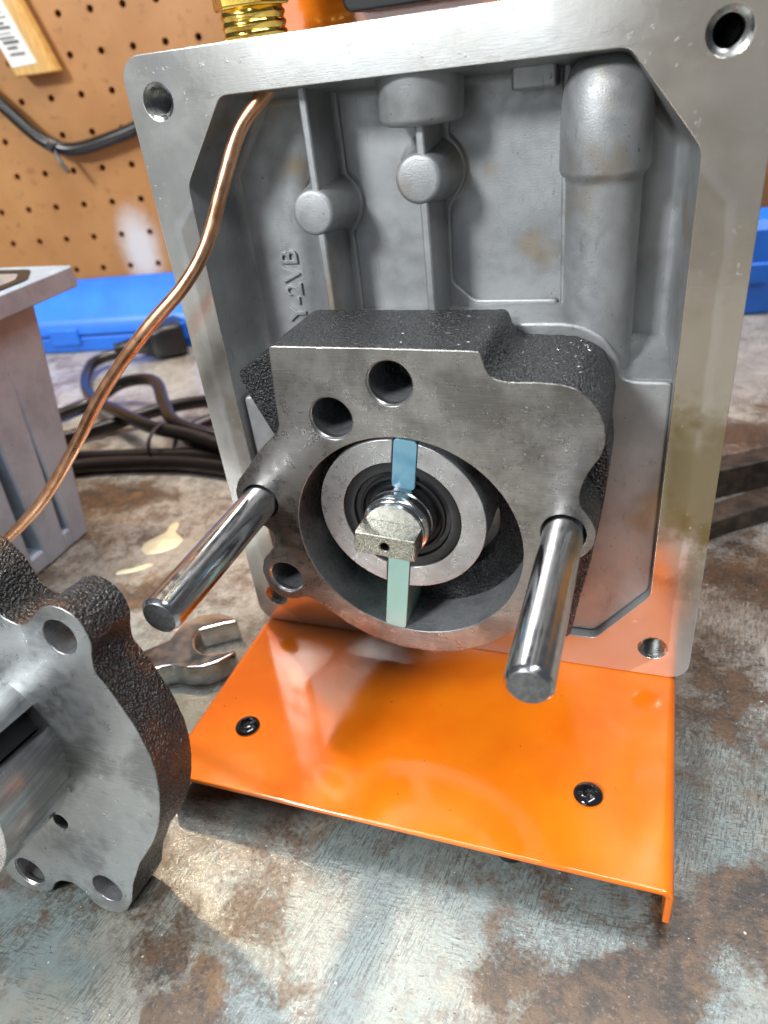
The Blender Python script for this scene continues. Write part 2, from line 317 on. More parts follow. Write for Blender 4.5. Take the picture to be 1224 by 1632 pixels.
def resample(pts, step=1.0, smooth=2, jit=0.0):
    n = len(pts); out = []
    for i in range(n):
        a = Vector(pts[i]); b = Vector(pts[(i+1) % n]); k = max(1, round((b-a).length / step))
        for j in range(k): out.append(a.lerp(b, j/k))
    for _ in range(smooth):
        m = len(out); out = [(out[i-1] + out[i]*2 + out[(i+1) % m]) / 4 for i in range(m)]
    if jit: out = [p + Vector((random.uniform(-jit, jit), random.uniform(-jit, jit))) for p in out]
    return [(p.x, p.y) for p in out]
def circle(cx, cy, r, n=40, a0=0): return [(cx + r*math.cos(a0 + 2*math.pi*i/n), cy + r*math.sin(a0 + 2*math.pi*i/n)) for i in range(n)]
def rrect(x0, y0, x1, y1, r, n=6):
    o = []
    for cx, cy, a in ((x1-r, y1-r, 0), (x0+r, y1-r, 90), (x0+r, y0+r, 180), (x1-r, y0+r, 270)):
        o += [(cx + r*math.cos(R(a+90*k/n)), cy + r*math.sin(R(a+90*k/n))) for k in range(n+1)]
    return o

def plate(loops, depth, bevel=0.0, res=2):
    """filled 2D outline with holes, extruded; returns verts, faces with local z from 0 (front) to -depth"""
    cu = bpy.data.curves.new('outline', 'CURVE'); cu.dimensions = '2D'; cu.fill_mode = 'BOTH'
    for lp in loops:
        s = cu.splines.new('POLY'); s.points.add(len(lp)-1); s.use_cyclic_u = True
        for q, p in zip(s.points, lp): q.co = (p[0], p[1], 0, 1)
    cu.extrude = max(0.001, depth/2 - bevel); cu.bevel_depth = bevel; cu.bevel_resolution = res; cu.offset = -bevel
    o = bpy.data.objects.new('outline', cu); col.objects.link(o)
    dg = bpy.context.evaluated_depsgraph_get(); me = bpy.data.meshes.new_from_object(o.evaluated_get(dg))
    v = [(p.co.x, p.co.y, p.co.z - depth/2) for p in me.vertices]; f = [tuple(p.vertices) for p in me.polygons]
    bpy.data.objects.remove(o); bpy.data.curves.remove(cu); bpy.data.meshes.remove(me)
    return v, f
def wn(o):                                          # keep flat faces flat beside rounded edges
    m = o.modifiers.new('normals', 'WEIGHTED_NORMAL'); m.keep_sharp = True; m.weight = 80; return o
def plate_y(name, loops, y0, y1, mat, parent=None, bevel=0.0, xf=None, **kw):
    """loops in (x, z); front face at y0 (towards the viewer), back at y1"""
    v, f = plate(loops, y1-y0, bevel)
    v = [(x, y0 - z, y) for x, y, z in v]
    if xf: v = [xf(p) for p in v]
    return wn(mesh_obj(name, v, f, mat, parent, **kw))
def plate_z(name, loops, z0, z1, mat, parent=None, bevel=0.0, xf=None, **kw):
    v, f = plate(loops, z1-z0, bevel)
    v = [(x, y, z1 + z) for x, y, z in v]
    if xf: v = [xf(p) for p in v]
    return wn(mesh_obj(name, v, f, mat, parent, **kw))

def lathe(profile, origin, axis='y', n=40, cap0=False, cap1=False, a0=0.0, a1=360.0):
    """profile: (radius, position along axis)"""
    v = []; f = []; full = abs(a1-a0) >= 359.9; m = n if full else n+1
    for r, h in profile:
        for i in range(m):
            a = R(a0 + (a1-a0)*i/n); c, s = r*math.cos(a), r*math.sin(a)
            p = {'y': (c, h, s), 'z': (c, s, h), 'x': (h, c, s)}[axis]
            v.append((origin[0]+p[0], origin[1]+p[1], origin[2]+p[2]))
    for k in range(len(profile)-1):
        for i in range(n):
            j = (i+1) % m; f.append((k*m+i, k*m+j, (k+1)*m+j, (k+1)*m+i))
    if cap0: f.append(tuple(range(m)))
    if cap1: f.append(tuple(range((len(profile)-1)*m, len(profile)*m)))
    return v, f
def lathe_obj(name, profile, origin, mat, parent, axis='y', n=40, cap0=False, cap1=False, **kw):
    v, f = lathe(profile, origin, axis, n, cap0, cap1); return mesh_obj(name, v, f, mat, parent, **kw)

def spline(pts, sub=8):
    P = [Vector(p) for p in pts]; P = [P[0]*2-P[1]] + P + [P[-1]*2-P[-2]]; o = []
    for i in range(1, len(P)-2):
        for k in range(sub):
            u = k/sub; a, b, c, d = P[i-1:i+3]
            o.append(0.5*((2*b) + (c-a)*u + (2*a-5*b+4*c-d)*u*u + (3*b-a-3*c+d)*u**3))
    o.append(P[-2]); return o
def tube(path, rad, n=14, flat=1.0):
    v = []; f = []; up = Vector((0.13, 0.2, 0.97)); prev = None
    for i, p in enumerate(path):
        tg = (path[min(i+1, len(path)-1)] - path[max(i-1, 0)]).normalized()
        s = tg.cross(up if prev is None else prev).normalized() if prev is None else (prev - tg*prev.dot(tg)).normalized()
        prev = s; w = tg.cross(s); r = rad(i/(len(path)-1)) if callable(rad) else rad
        for k in range(n):
            a = 2*math.pi*k/n; v.append(p + s*(r*math.cos(a)) + w*(r*flat*math.sin(a)))
    for i in range(len(path)-1):
        for k in range(n):
            j = (k+1) % n; f.append((i*n+k, i*n+j, (i+1)*n+j, (i+1)*n+k))
    f.append(tuple(range(n))); f.append(tuple(range((len(path)-1)*n, len(path)*n)))
    return [tuple(x) for x in v], f
def box(x0, x1, y0, y1, z0, z1):
    v = [(x, y, z) for x in (x0, x1) for y in (y0, y1) for z in (z0, z1)]
    return v, [(0, 1, 3, 2), (4, 6, 7, 5), (0, 4, 5, 1), (2, 3, 7, 6), (0, 2, 6, 4), (1, 5, 7, 3)]
def bevel_mod(o, w, seg=2):
    m = o.modifiers.new('bevel', 'BEVEL'); m.width = w*S; m.segments = seg; m.limit_method = 'ANGLE'; m.angle_limit = R(40); return wn(o)
def merge(*parts):
    V = []; F = []
    for v, f in parts:
        k = len(V); V += list(v); F += [tuple(i+k for i in q) for q in f]
    return V, F

# ================================================================== the setting
BZ = -16.0                                                   # bench top
v, f = box(-1000, 620, -520, 560, BZ-30, BZ)
bench = mesh_obj('bench_top', v, f, 'bench_top', base=(0, 0, 0), smooth=False); bench['kind'] = 'structure'

PEG0 = Vector((-341.64, 349.99, 225.94)); PTH = 0.17349; PU = Vector((math.cos(PTH), math.sin(PTH), 0)); PN = Vector((math.sin(PTH), -math.cos(PTH), 0))
def peg(u, w, z): return PEG0*1 + PU*u + PN*w + Vector((0, 0, z - PEG0.z))
# real holes: every cell of the grid is a square with an octagonal hole and a short throat
s = 25.4; V = []; F = []; hr = 2.6; nh = 12
for i in range(-24, 36):
    for j in range(-4, 12):
        cx, cz = i*s, PEG0.z - j*s
        if cz - s/2 < BZ - 8: continue
        k = len(V); sq = []
        for a in range(nh):
            th = 2*math.pi*a/nh + math.pi/4; c, d = math.cos(th), math.sin(th); m = max(abs(c), abs(d)); sq.append((c/m*s/2, d/m*s/2))
        for q in sq: V.append(peg(cx+q[0], 0, cz+q[1]))
        for a in range(nh):
            th = 2*math.pi*a/nh + math.pi/4; V.append(peg(cx+hr*math.cos(th), 0, cz+hr*math.sin(th)))
        for a in range(nh):
            th = 2*math.pi*a/nh + math.pi/4; V.append(peg(cx+hr*math.cos(th), -6, cz+hr*math.sin(th)))
        for a in range(nh):
            b = (a+1) % nh; F.append((k+a, k+b, k+nh+b, k+nh+a)); F.append((k+nh+a, k+nh+b, k+2*nh+b, k+2*nh+a))
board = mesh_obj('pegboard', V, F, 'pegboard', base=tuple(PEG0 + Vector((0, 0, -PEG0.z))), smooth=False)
board['kind'] = 'structure'
k = [peg(-650, -9, -40), peg(900, -9, -40), peg(900, -9, 360), peg(-650, -9, 360)]
gap = mesh_obj('wall', k, [(0, 1, 2, 3)], 'dark_gap', base=(0, 0, 0), smooth=False); gap['kind'] = 'structure'

# ================================================================== the vacuum pump (one thing, bolted together)
pump = thing('vacuum_pump', 'opened vacuum pump with bare aluminium housing standing on an orange base plate', 'pump', (0, 0, BZ))

# ---------- housing
outer = rrect(-75, 0.3, 75, 181.7, 6)
opening = resample([(-63.2, 151.6), (-48.5, 171), (46.5, 171), (62.2, 151.2), (61.7, 66), (61.6, 31.8), (46.6, 12.4), (-46, 12.4), (-63, 32), (-64, 90)], 1.0, 3)
def inset(lp, k, cx=-0.6, cz=91.7):
    n = len(lp); o = []
    for i in range(n):
        a = Vector(lp[i-2]); b = Vector(lp[(i+2) % n]); d = (b-a).normalized(); nn = Vector((-d.y, d.x))
        if nn.dot(Vector((cx, cz)) - Vector(lp[i])) < 0: nn = -nn
        o.append((lp[i][0]+nn.x*k, lp[i][1]+nn.y*k))
    return o
holes = [(-66.2, 171.3), (64.8, 171.6), (63.9, 11.5), (-66.3, 12.2)]
HR = 3.35
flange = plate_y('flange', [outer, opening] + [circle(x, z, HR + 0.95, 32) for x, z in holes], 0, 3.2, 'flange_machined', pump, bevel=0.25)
shell = plate_y('housing_shell', [inset(outer, 2.0), inset(opening, -1.0)] + [circle(x, z, HR + 1.1, 24) for x, z in holes], 3.3, 40, 'alu_cast', pump)
# inner walls with draft
back = inset(opening, 2.6); n = len(opening); V = []; F = []
rows = [(0.25, 0.0), (2.0, 0.15), (8, 1.0), (15, 2.0), (18.6, 2.6), (19.7, 3.4), (20.0, 4.6)]
for y, k in rows:
    lp = inset(opening, k); V += [(p[0], y, p[1]) for p in lp]
for r_ in range(len(rows)-1):
    for i in range(n): j = (i+1) % n; F.append((r_*n+i, r_*n+j, (r_+1)*n+j, (r_+1)*n+i))
mesh_obj('cavity_wall', V, F, 'alu_cast', flange, sharp=60)
plate_y('back_wall', [inset(opening, 4.5)], 20.0, 26, 'alu_cast', flange)

# raised mounting platform in the lower half of the housing
plat = [(-63.0, 90), (-50, 91), (-44, 100), (-30, 112), (20, 113.5), (33, 113.6), (39, 112.6), (44.5, 109.5), (48.2, 104), (49.3, 98.6), (51, 98.2), (61.6, 98.2), (61.5, 66), (61.4, 32), (46.4, 13.0), (-46, 13.0), (-62.8, 32)]
plate_y('mounting_platform', [resample(plat, 1.2, 2)], 2.8, 20.5, 'alu_cast', flange, bevel=0.9)
yz = [(20.6, 96), (20.6, 105), (18.6, 104.2), (17.6, 103.2), (14, 101.0), (9, 99.4), (4.0, 98.6), (4.0, 96)]
V = [(x, y, z) for x in (49.6, 61.4) for y, z in yz]; n8 = len(yz)
mesh_obj('ledge_slope', V, [tuple(range(n8)), tuple(range(2*n8-1, n8-1, -1))] + [(i, (i+1) % n8, n8+(i+1) % n8, n8+i) for i in range(n8)], 'alu_cast', flange, sharp=28)
# shallow raised wall pads beside the ribs (their bright edges show)
def pad(pts, y0=18.6): return plate_y('wall_pad', [resample(pts, 1.0, 2)], y0, 20.6, 'alu_cast', flange, bevel=0.8)
arc2 = [(-1.4 + 9.0*math.cos(R(a)), 148.7 + 9.0*math.sin(R(a))) for a in range(60, -60, -15)]
pad([(-4, 171), (3.5, 171), (3.5, 158)] + arc2 + [(2.6, 139), (2.2, 119.8), (7.8, 114.8), (31, 114.8), (31, 100), (-5, 100), (-5, 140), (-8.5, 148), (-5, 156)])
arc1 = [(-30.6 + 9.0*math.cos(R(a)), 142.0 + 9.0*math.sin(R(a))) for a in range(60, -61, -15)]
pad([(-33, 171), (-25.6, 171), (-25.6, 151)] + arc1 + [(-25.4, 132), (-25.6, 100), (-33, 100), (-33, 134), (-38, 142), (-33, 150)])
pad([(31, 171), (33.5, 171), (33.5, 100), (31.6, 100)])
bevel_mod(mesh_obj('wall_tab', *box(20, 30.5, 14, 20.5, 164.5, 171), 'alu_cast', flange), 0.8)
# ribs and bosses
def rib(x, z0, z1):
    w0, w1 = 1.1, 2.0; v = []
    for z in (z0, z1):
        v += [(x-w0, 5.2, z), (x+w0, 5.2, z), (x+w1, 20.5, z), (x-w1, 20.5, z)]
    o = mesh_obj('rib', v, [(0, 1, 2, 3), (4, 7, 6, 5), (0, 4, 5, 1), (1, 5, 6, 2), (2, 6, 7, 3), (3, 7, 4, 0)], 'alu_cast', flange); return bevel_mod(o, 0.5)
rib(-29.2, 147, 171.5); rib(-29.4, 100, 137.5); rib(-0.2, 153, 162); rib(-0.4, 100, 144)
def boss(x, z):
    lathe_obj('boss', [(0.01, 4.5), (4.6, 4.5), (5.3, 4.7), (5.75, 5.3), (5.95, 6.2), (6.9, 13), (7.7, 18), (8.6, 19.6), (10, 20.3)], (x, 0, z), 'alu_cast', flange, 'y', 40, sharp=50)
boss(-30.6, 142.2); boss(-1.3, 148.5)
# hanging round boss of the filler port and the long vertical oil tube
lathe_obj('filler_boss', [(0.01, 160.0), (8.2, 160.0), (9.6, 160.5), (10.2, 161.8), (10.5, 171.5)], (-1.2, 12.0, 0), 'alu_cast', flange, 'z', 44, sharp=50)
lathe_obj('oil_tube', [(8.9, 96), (8.8, 110), (8.7, 144.6), (9.0, 145.8), (9.9, 146.6), (10.3, 147.6), (10.25, 158), (9.7, 163.5), (8.3, 167.6), (5.6, 170), (0.01, 171)], (41.9, 12.2, 0), 'alu_cast', flange, 'z', 48, sharp=50)
# embossed casting mark
fc = bpy.data.curves.new('mark', 'FONT'); fc.body = 'Y-2VB'; fc.size = 7.9; fc.extrude = 0.60; fc.bevel_depth = 0.12; fc.space_character = 1.05
fo = bpy.data.objects.new('mark', fc); col.objects.link(fo); me = bpy.data.meshes.new_from_object(fo.evaluated_get(bpy.context.evaluated_depsgraph_get()))
v = [(-44.9 - p.co.y, 19.9 - p.co.z, 108.6 + p.co.x) for p in me.vertices]; f = [tuple(p.vertices) for p in me.polygons]
bpy.data.objects.remove(fo); bpy.data.curves.remove(fc)
mesh_obj('casting_mark', v, f, 'alu_cast', flange)['label'] = 'raised casting mark reading Y-2VB'
# threaded holes
for x, z in holes:
    pr = [(HR + 0.95, 0.22), (HR + 0.2, 0.55)]
    for k in range(16): pr += [(HR + 0.35, 0.7 + k*0.9), (HR - 0.30, 1.1 + k*0.9), (HR - 0.30, 1.2 + k*0.9)]
    pr += [(HR - 0.5, 28.0)]
    lathe_obj('threaded_hole', pr, (x, 0, z), 'thread_steel', flange, 'y', 32, sharp=20)
    lathe_obj('hole_dark_cap', [(0.01, 20.0), (HR + 0.4, 19.0)], (x, 0, z), 'seal_rubber', flange, 'y', 24)  # black cap added to stand for the dark inside the hole

# ---------- pump block (cast iron stator)
A = [(-31.6, 118.9), (-4.3, 118.6), (19.9, 118.2), (20.7, 117.8), (21.2, 115.7), (21.8, 113.4), (23.4, 111.6), (26.8, 111.1), (33.6, 111.2), (38.2, 110.8), (41.1, 110.0), (44.0, 107.9), (46.3, 105.1), (47.6, 101.7), (48.0, 97.1), (47.1, 93.6), (45.2, 90.7), (43.6, 87.0), (42.7, 83.3), (42.9, 80.3), (44.5, 78.2), (46.1, 76.1), (47.1, 73.1), (46.7, 69.1), (44.5, 65.8), (41.0, 63.4), (37.4, 60.5),
     (36.2, 56), (34.8, 50.9), (31.2, 43.6), (26.0, 36.8), (18.8, 31.4), (10.4, 27.3), (2.6, 25.7), (-6.2, 25.7), (-15.7, 28.0), (-23.4, 32.1), (-28.6, 36.2), (-33.1, 39.5), (-35.5, 40.6), (-40.2, 38.6), (-45.3, 39.3), (-47.9, 43.1), (-48.9, 48.3), (-47.5, 52.9), (-44.3, 56.1), (-42.4, 59.1), (-42.1, 62.3), (-43.3, 64.4), (-47, 66), (-49.9, 69), (-51.2, 73.2), (-51.3, 75.7), (-49.6, 79.6), (-45.2, 84.4), (-40.9, 89.4), (-36.7, 93.1), (-33.9, 95.5), (-33.0, 97.4), (-32.6, 105.3), (-32.0, 112.8)]
FY = -30.0; BC = (-1.7, 64.4); BR = 31.3
bolt = [(-1.5, 109.9, 5.75), (-18.0, 100.1, 5.75), (-41.0, 47.0, 5.4)]
pins = [(-43.9, 73.4), (39.3, 71.9)]
def block_mat(c, nrm):
    d = math.hypot(c.x-BC[0], c.z-BC[1])
    if d < BR + 0.3 and abs(nrm.y) < 0.9: return 2
    if abs(nrm.y) < 0.5:
        for x, z, r in bolt + [(p[0], p[1], 5.4) for p in pins]:
            if math.hypot(c.x-x, c.z-z) < r + 0.5: return 2
    return 0 if nrm.y < -0.55 else 1
block = plate_y('pump_block', [resample(A, 0.8, 2, 0.05), circle(*BC, BR, 96)] + [circle(x, z, r, 36) for x, z, r in bolt] + [circle(x, z, 5.45, 36) for x, z in pins],
                FY, -2.0, None, pump, bevel=0.30, mats=['iron_face', 'cast_black', 'bore_wall'], fmat=block_mat)
rear = [(-51.5, 105.5), (-40.5, 111.8), (-34, 117.2), (20.5, 117.2), (22, 113), (25, 110.8), (38, 110.3), (44, 107.5), (47.4, 101.5), (48.0, 97), (47.6, 90), (48.4, 82.6), (47.8, 73.9), (46.6, 63.8), (45.0, 52.1), (42.3, 37.5), (40.4, 25), (30, 22), (12, 30), (-10, 34), (-30, 50), (-32, 72), (-40, 80), (-44.2, 86.2), (-51, 102)]
plate_y('block_base', [resample(rear, 0.9, 2, 0.08), circle(*BC, BR-9, 48)], -15, 2.9, 'cast_black', block, bevel=0.8)
# closing wall of the bore and blind ends of the bolt holes
lathe_obj('bore_end_wall', [(0.01, -7.0), (33, -7.0), (33, -3)], (BC[0], 0, BC[1]), 'end_wall', block, 'y', 64)
for x, z, r in bolt:
    lathe_obj('bolt_hole_chamfer', [(r + 0.35, FY - 0.02), (r - 0.28, FY + 0.75), (r - 0.30, FY + 2.0)], (x, 0, z), 'rotor_face', block, 'y', 36)
    lathe_obj('bolt_hole_end', [(0.01, 0.0), (r + 0.2, -1.0), (r + 0.2, -0.4)], (x, 0, z), 'cast_black', block, 'y', 24)

# ---------- rotor
RC = Vector((-2.35, 72.4)); RR = 22.7; TILT = R(8.3)
def tl(x, z, a=TILT): return (RC.x + x*math.cos(a) + z*math.sin(a), RC.y - x*math.sin(a) + z*math.cos(a))
rotor = None
for sgn in (-1, 1):
    hw = 3.3; pts = []
    ao = math.asin(hw/RR); ai = math.asin(hw/16.2)
    for k in range(41):
        a = -math.pi/2 + ao + (math.pi - 2*ao)*k/40; pts.append((RR*math.cos(a)*sgn, RR*math.sin(a)))
    for k in range(31):
        a = math.pi/2 - ai - (math.pi - 2*ai)*k/30; pts.append((16.2*math.cos(a)*sgn, 16.2*math.sin(a)))
    o = plate_y('rotor_half', [[tl(*p) for p in pts]], FY + 0.05, -7.2, None, pump, bevel=0.18, mats=['rotor_face', 'bore_wall'], fmat=lambda c, nn: 0 if nn.y < -0.5 else 1)
lathe_obj('shaft_seal', [(16.25, -29.3), (15.6, -29.5), (13.4, -29.3), (13.0, -28.4), (11.9, -28.2), (11.6, -28.8), (11.0, -28.9), (10.6, -28.0), (9.6, -27.6), (9.2, -28.6), (8.6, -28.6)], (RC.x, 0, RC.y), 'seal_rubber', pump, 'y', 64, sharp=40)
def vane(z0, z1):
    w = 3.12; o = plate_y('vane', [[tl(*p) for p in rrect(-w, z0, w, z1, 1.2, 4)]], FY + 0.25, -7.5, 'vane_resin', pump, bevel=0.25); return o
vane(8.6, 22.9)['label'] = 'blue upper vane'; vane(-39.4, -7.0)['label'] = 'pale green lower vane'
sh = lathe_obj('rotor_shaft', [(9.0, -8), (9.0, -31.3), (8.75, -31.7), (8.75, -32.4), (8.95, -32.7), (8.95, -34.6), (8.6, -35.3), (8.15, -35.6), (8.1, -36.3), (7.7, -36.7), (0.01, -36.7)], (RC.x, 0, RC.y), 'shaft_steel', pump, 'y', 56, sharp=30)
TA = R(5.5)
def tg2(x, z): return (RC.x - 0.2 + x*math.cos(TA) + z*math.sin(TA), RC.y - 0.4 - x*math.sin(TA) + z*math.cos(TA))
hw = 7.95; pts = []
for sg in (1, -1):
    for k in range(7):
        zz = (-3.1 + 6.2*k/6) * sg; pts.append((sg*math.sqrt(8.1**2 - zz*zz*0.6), zz))
plate_y('drive_tang', [[tg2(*p) for p in pts], [tg2(x, z) for x, z in circle(0, 0, 1.15, 20)]], -43.2, -36.5, 'tang_steel', sh, bevel=0.35)
lathe_obj('tang_hole', [(1.2, -42.9), (1.2, -38), (0.01, -37.5)], (RC.x - 0.2, 0, RC.y - 0.4), 'seal_rubber', sh, 'y', 20)
# ---------- dowel pins
for x, z in pins:
    y1 = -80.5 if x < 0 else -82.0; r = 4.95
    p = lathe_obj('dowel_pin', [(r, -10), (r, y1 + 1.1), (r - 0.15, y1 + 0.8), (r - 0.75, y1 + 0.15)], (x, 0, z), 'pin_steel', pump, 'y', 56, sharp=25)
    lathe_obj('pin_end', [(r - 0.75, y1 + 0.15), (r - 0.9, y1), (0.01, y1 - 0.02)], (x, 0, z), 'pin_end', p, 'y', 48)
    lathe_obj('pin_collar', [(5.5, FY - 0.02), (5.15, FY + 0.9), (5.0, FY + 1.5)], (x, 0, z), 'bore_wall', p, 'y', 40)

# ---------- copper pipe
path = spline([(-33, 12, 176), (-40.2, 5, 169.0), (-46.5, 2.5, 162.6), (-51.5, -3, 150.6), (-55.2, -10, 138.6), (-62.0, -15, 129.3), (-75.0, -20, 118.2), (-93.0, -22, 101.9), (-109.5, -25, 83.0), (-130.0, -28, 62.5), (-156, -31, 43.5), (-180, -34, 30)], 10)
mesh_obj('copper_pipe', *tube(path, lambda u: 1.85 + 0.03*math.sin(u*40), 18), 'copper', pump, sharp=80)

# ---------- orange base plate: a folded sheet with lips down both sides
prof = []
X0, X1, TH, LIP = -73.4, 71.9, 1.8, -13.0
for cx, a0, a1 in ((X1-2.6, 0, 90), (X0+2.6, 90, 180)):
    prof += [(cx + 2.6*math.cos(R(a0 + (a1-a0)*k/6)), -2.6 + 2.6*math.sin(R(a0 + (a1-a0)*k/6))) for k in range(7)]
prof = [(X1, LIP)] + prof + [(X0, LIP), (X0+TH, LIP), (X0+TH, -2.6), (X0+2.6, -TH), (X1-2.6, -TH), (X1-TH, -2.6), (X1-TH, LIP)]
bp = plate_y('base_plate', [prof], -71.6, 170, 'orange_paint', pump, bevel=0.55)
def torx(x, y, rot):
    n = 72; rows = [0.0, .1, .2, .3, .38, .42, .46, .50, .54, .60, .68, .78, .88, .95, 1.0]; V = []; F = []; rad = 3.9
    for q in rows:
        for i in range(n):
            a = 2*math.pi*i/n; rr = q*rad; star = 1.72*(1 + 0.17*math.cos(6*(a+rot)))
            h = 2.15*math.sqrt(max(0, 1 - (q*0.97)**2)) ; u = min(1, max(0, (star - rr)/0.22)); h -= 1.45*u
            V.append((x + rr*math.cos(a), y + rr*math.sin(a), 0.05 + max(h, 0)))
    for k in range(len(rows)-1):
        for i in range(n): j = (i+1) % n; F.append((k*n+i, k*n+j, (k+1)*n+j, (k+1)*n+i))
    o = mesh_obj('screw', V, F, 'black_paint', bp, sharp=50)
torx(-54.9, -49.5, 0.2); torx(49.8, -49.0, 0.0)
for x, y in ((30.6, -60.0), (-40.0, -54.0), (32, 120), (-40, 120)):
    lathe_obj('rubber_foot', [(0.01, BZ + 0.05), (4.0, BZ + 0.05), (4.3, BZ + 1), (3.6, -1.9)], (x, y, 0), 'seal_rubber', bp, 'z', 24)

# ---------- things on top behind the flange: brass fitting, motor shroud, switch box
hexp = [(9.6*math.cos(R(60*k+12)), 9.6*math.sin(R(60*k+12))) for k in range(6)]
fx, fy = -44.0, 16.0
pr = [(0.01, 181.5)]
for k in range(3): pr += [(7.75, 182.0 + k*2.1), (8.1, 182.6 + k*2.1), (8.1, 183.1 + k*2.1), (7.6, 183.7 + k*2.1)]
pr += [(7.4, 188.6), (0.01, 188.7)]
fit = lathe_obj('brass_fitting', pr, (fx, fy, 0), 'brass', pump, 'z', 40, sharp=45)
plate_z('hex_collar', [[(fx+a, fy+b) for a, b in hexp]], 188.2, 197, 'brass', fit, bevel=0.7)
lathe_obj('fitting_neck', [(6.5, 197), (6.5, 204), (7.5, 204.5), (7.5, 214), (0.01, 214)], (fx, fy, 0), 'brass', fit, 'z', 32)
shroud = plate_y('motor_shroud', [rrect(-60, 2, 66, 236, 26, 10)], 41, 190, 'orange_paint', pump, bevel=4.0)
plate_y('switch_box', [rrect(-25.5, 185.0, 9.5, 214, 2.5)], 30, 40.9, 'black_plastic', pump, bevel=0.8)
bevel_mod(mesh_obj('mounting_bracket', *box(-50, 60, 40.02, 46, 0.1, 180), 'alu_cast', pump), 0.5)

# ---------- swarf: loose steel shavings on the block
V = []; F = []; rnd = random.Random(3)
def sliver(p, n0, L, wd):
    a = rnd.uniform(0, 6.28); t1 = n0.orthogonal().normalized(); t2 = n0.cross(t1); d = t1*math.cos(a) + t2*math.sin(a); w = n0.cross(d)
    k = len(V); bend = rnd.uniform(-0.3, 0.3); p = p + n0*0.04
    q = [p - d*L/2, p + w*L*bend + n0*rnd.uniform(0.02, 0.25), p + d*L/2]
    for x in q: V.extend([tuple(x - w*wd), tuple(x + w*wd), tuple(x + n0*wd*1.5)])
    for s_ in (0, 3): F.extend([(k+s_, k+s_+3, k+s_+4, k+s_+1), (k+s_+1, k+s_+4, k+s_+5, k+s_+2), (k+s_+2, k+s_+5, k+s_+3, k+s_)])
    F.extend([(k, k+1, k+2), (k+6, k+8, k+7)])
nf = Vector((0, -1, 0)); nz = Vector((0, 0, 1))
for _ in range(300):
    x, z = rnd.gauss(34, 9), rnd.gauss(99, 6)
    if x > 46 or z > 109.5 or x < 8 or math.hypot(x-BC[0], z-BC[1]) < BR + 1: continue
    sliver(Vector((x, FY, z)), nf, rnd.uniform(0.25, 1.0), 0.05)
for _ in range(50):
    x, z = rnd.uniform(-30, 40), rnd.uniform(97, 118)
    if any(math.hypot(x-a, z-b) < r + 0.6 for a, b, r in bolt) or (x > 19 and z > 110): continue
    sliver(Vector((x, FY, z)), nf, rnd.uniform(0.2, 0.6), 0.04)
for _ in range(90):
    x, y = rnd.uniform(-30, 20), rnd.uniform(-29, -3); sliver(Vector((x, y, 118.4)), nz, rnd.uniform(0.3, 0.9), 0.05)
for _ in range(90):
    x, y = rnd.uniform(25, 42), rnd.uniform(-29, -3); sliver(Vector((x, y, 111.0)), nz, rnd.uniform(0.3, 1.1), 0.05)
sw = mesh_obj('metal_shavings', V, F, 'shavings', pump, smooth=False); sw['kind'] = 'stuff'

# ================================================================== the removed pump section, leaning at the left
PIT = R(8); P0 = Vector((-67.7, -106.6, -13.8)); Uv = Vector((1, 0, 0)); Vv = Vector((0, math.sin(PIT), math.cos(PIT))); Nv = Vector((0, -math.cos(PIT), math.sin(PIT)))
sec = thing('pump_section', 'removed black cast iron pump section with pale machined face and protruding rotor', 'pump part', (-92, -100, BZ))
def lf(p): q = P0 + Uv*p[0] - Nv*p[1] + Vv*p[2]; return tuple(q)           # (u, depth behind the face, v)
So = [(-20, 108), (-14.5, 106.5), (-10.5, 102.0), (-8.6, 97), (-7.5, 94.6), (-5.0, 93.3), (-2.3, 92.8), (0.3, 93.9), (2.4, 95.9), (4.4, 97.9), (8.0, 99.5), (11.4, 99.2), (14.0, 97.7), (15.8, 95.1), (16.5, 92.4), (16.5, 90.3), (15.6, 87.6), (15.3, 83.6), (17.3, 80.5), (19.1, 77.3), (20.5, 74.4), (22.0, 71.5), (23.3, 68.1), (24.3, 64.1), (24.9, 61.8), (25.2, 56.5), (24.7, 50.8), (23.6, 45.3), (22.0, 39.5), (19.2, 33.7), (15.5, 27.9), (12.4, 23.4), (10.1, 18.4), (8.1, 14.1), (6.0, 7.0), (3.6, 2.9), (0.2, 0.1), (-3.3, -0.8), (-6.4, 0), (-8.8, 1.4), (-10.2, 4.5), (-11.9, 6.1), (-14.5, 7.0), (-18.1, 6.3), (-20.8, 4.2), (-22.7, 0.8), (-26.3, -1.7), (-30.4, -2.4), (-34.6, -2.0), (-37.8, 0.2), (-40, 5), (-46, 12), (-56, 16), (-66, 24), (-73, 34), (-78, 48), (-77, 64), (-70, 80), (-62, 96), (-52, 104), (-40, 103), (-30, 104), (-25, 108)]
sh_holes = [(8.3, 91.4, 4.4), (-1.6, 9.2, 4.6), (-29.3, 5.8, 5.1), (-10.5, 31.0, 2.3)]
def sec_mat(c, nrm):
    if nrm.dot(Nv) > 0.6: return 0
    for x, z, r in sh_holes:
        q = c - P0
        if math.hypot(q.dot(Uv)-x, q.dot(Vv)-z) < r + 0.4: return 2
    return 1
v, f = plate([resample(So, 0.8, 2, 0.05)] + [circle(x, z, r, 32) for x, z, r in sh_holes], 13.5, 0.3)
v = [lf((x, -z, y)) for x, y, z in v]
section = mesh_obj('section_body', v, f, None, sec, mats=['iron_face_pale', 'cast_black_rusty', 'bore_wall'], fmat=sec_mat); wn(section)
v, f = plate([circle(-26.7, 54, 24, 48)], 8, 0.3); mesh_obj('rear_hub', [lf((x, 13.0 - z, y)) for x, y, z in v], f, 'cast_black', sec)
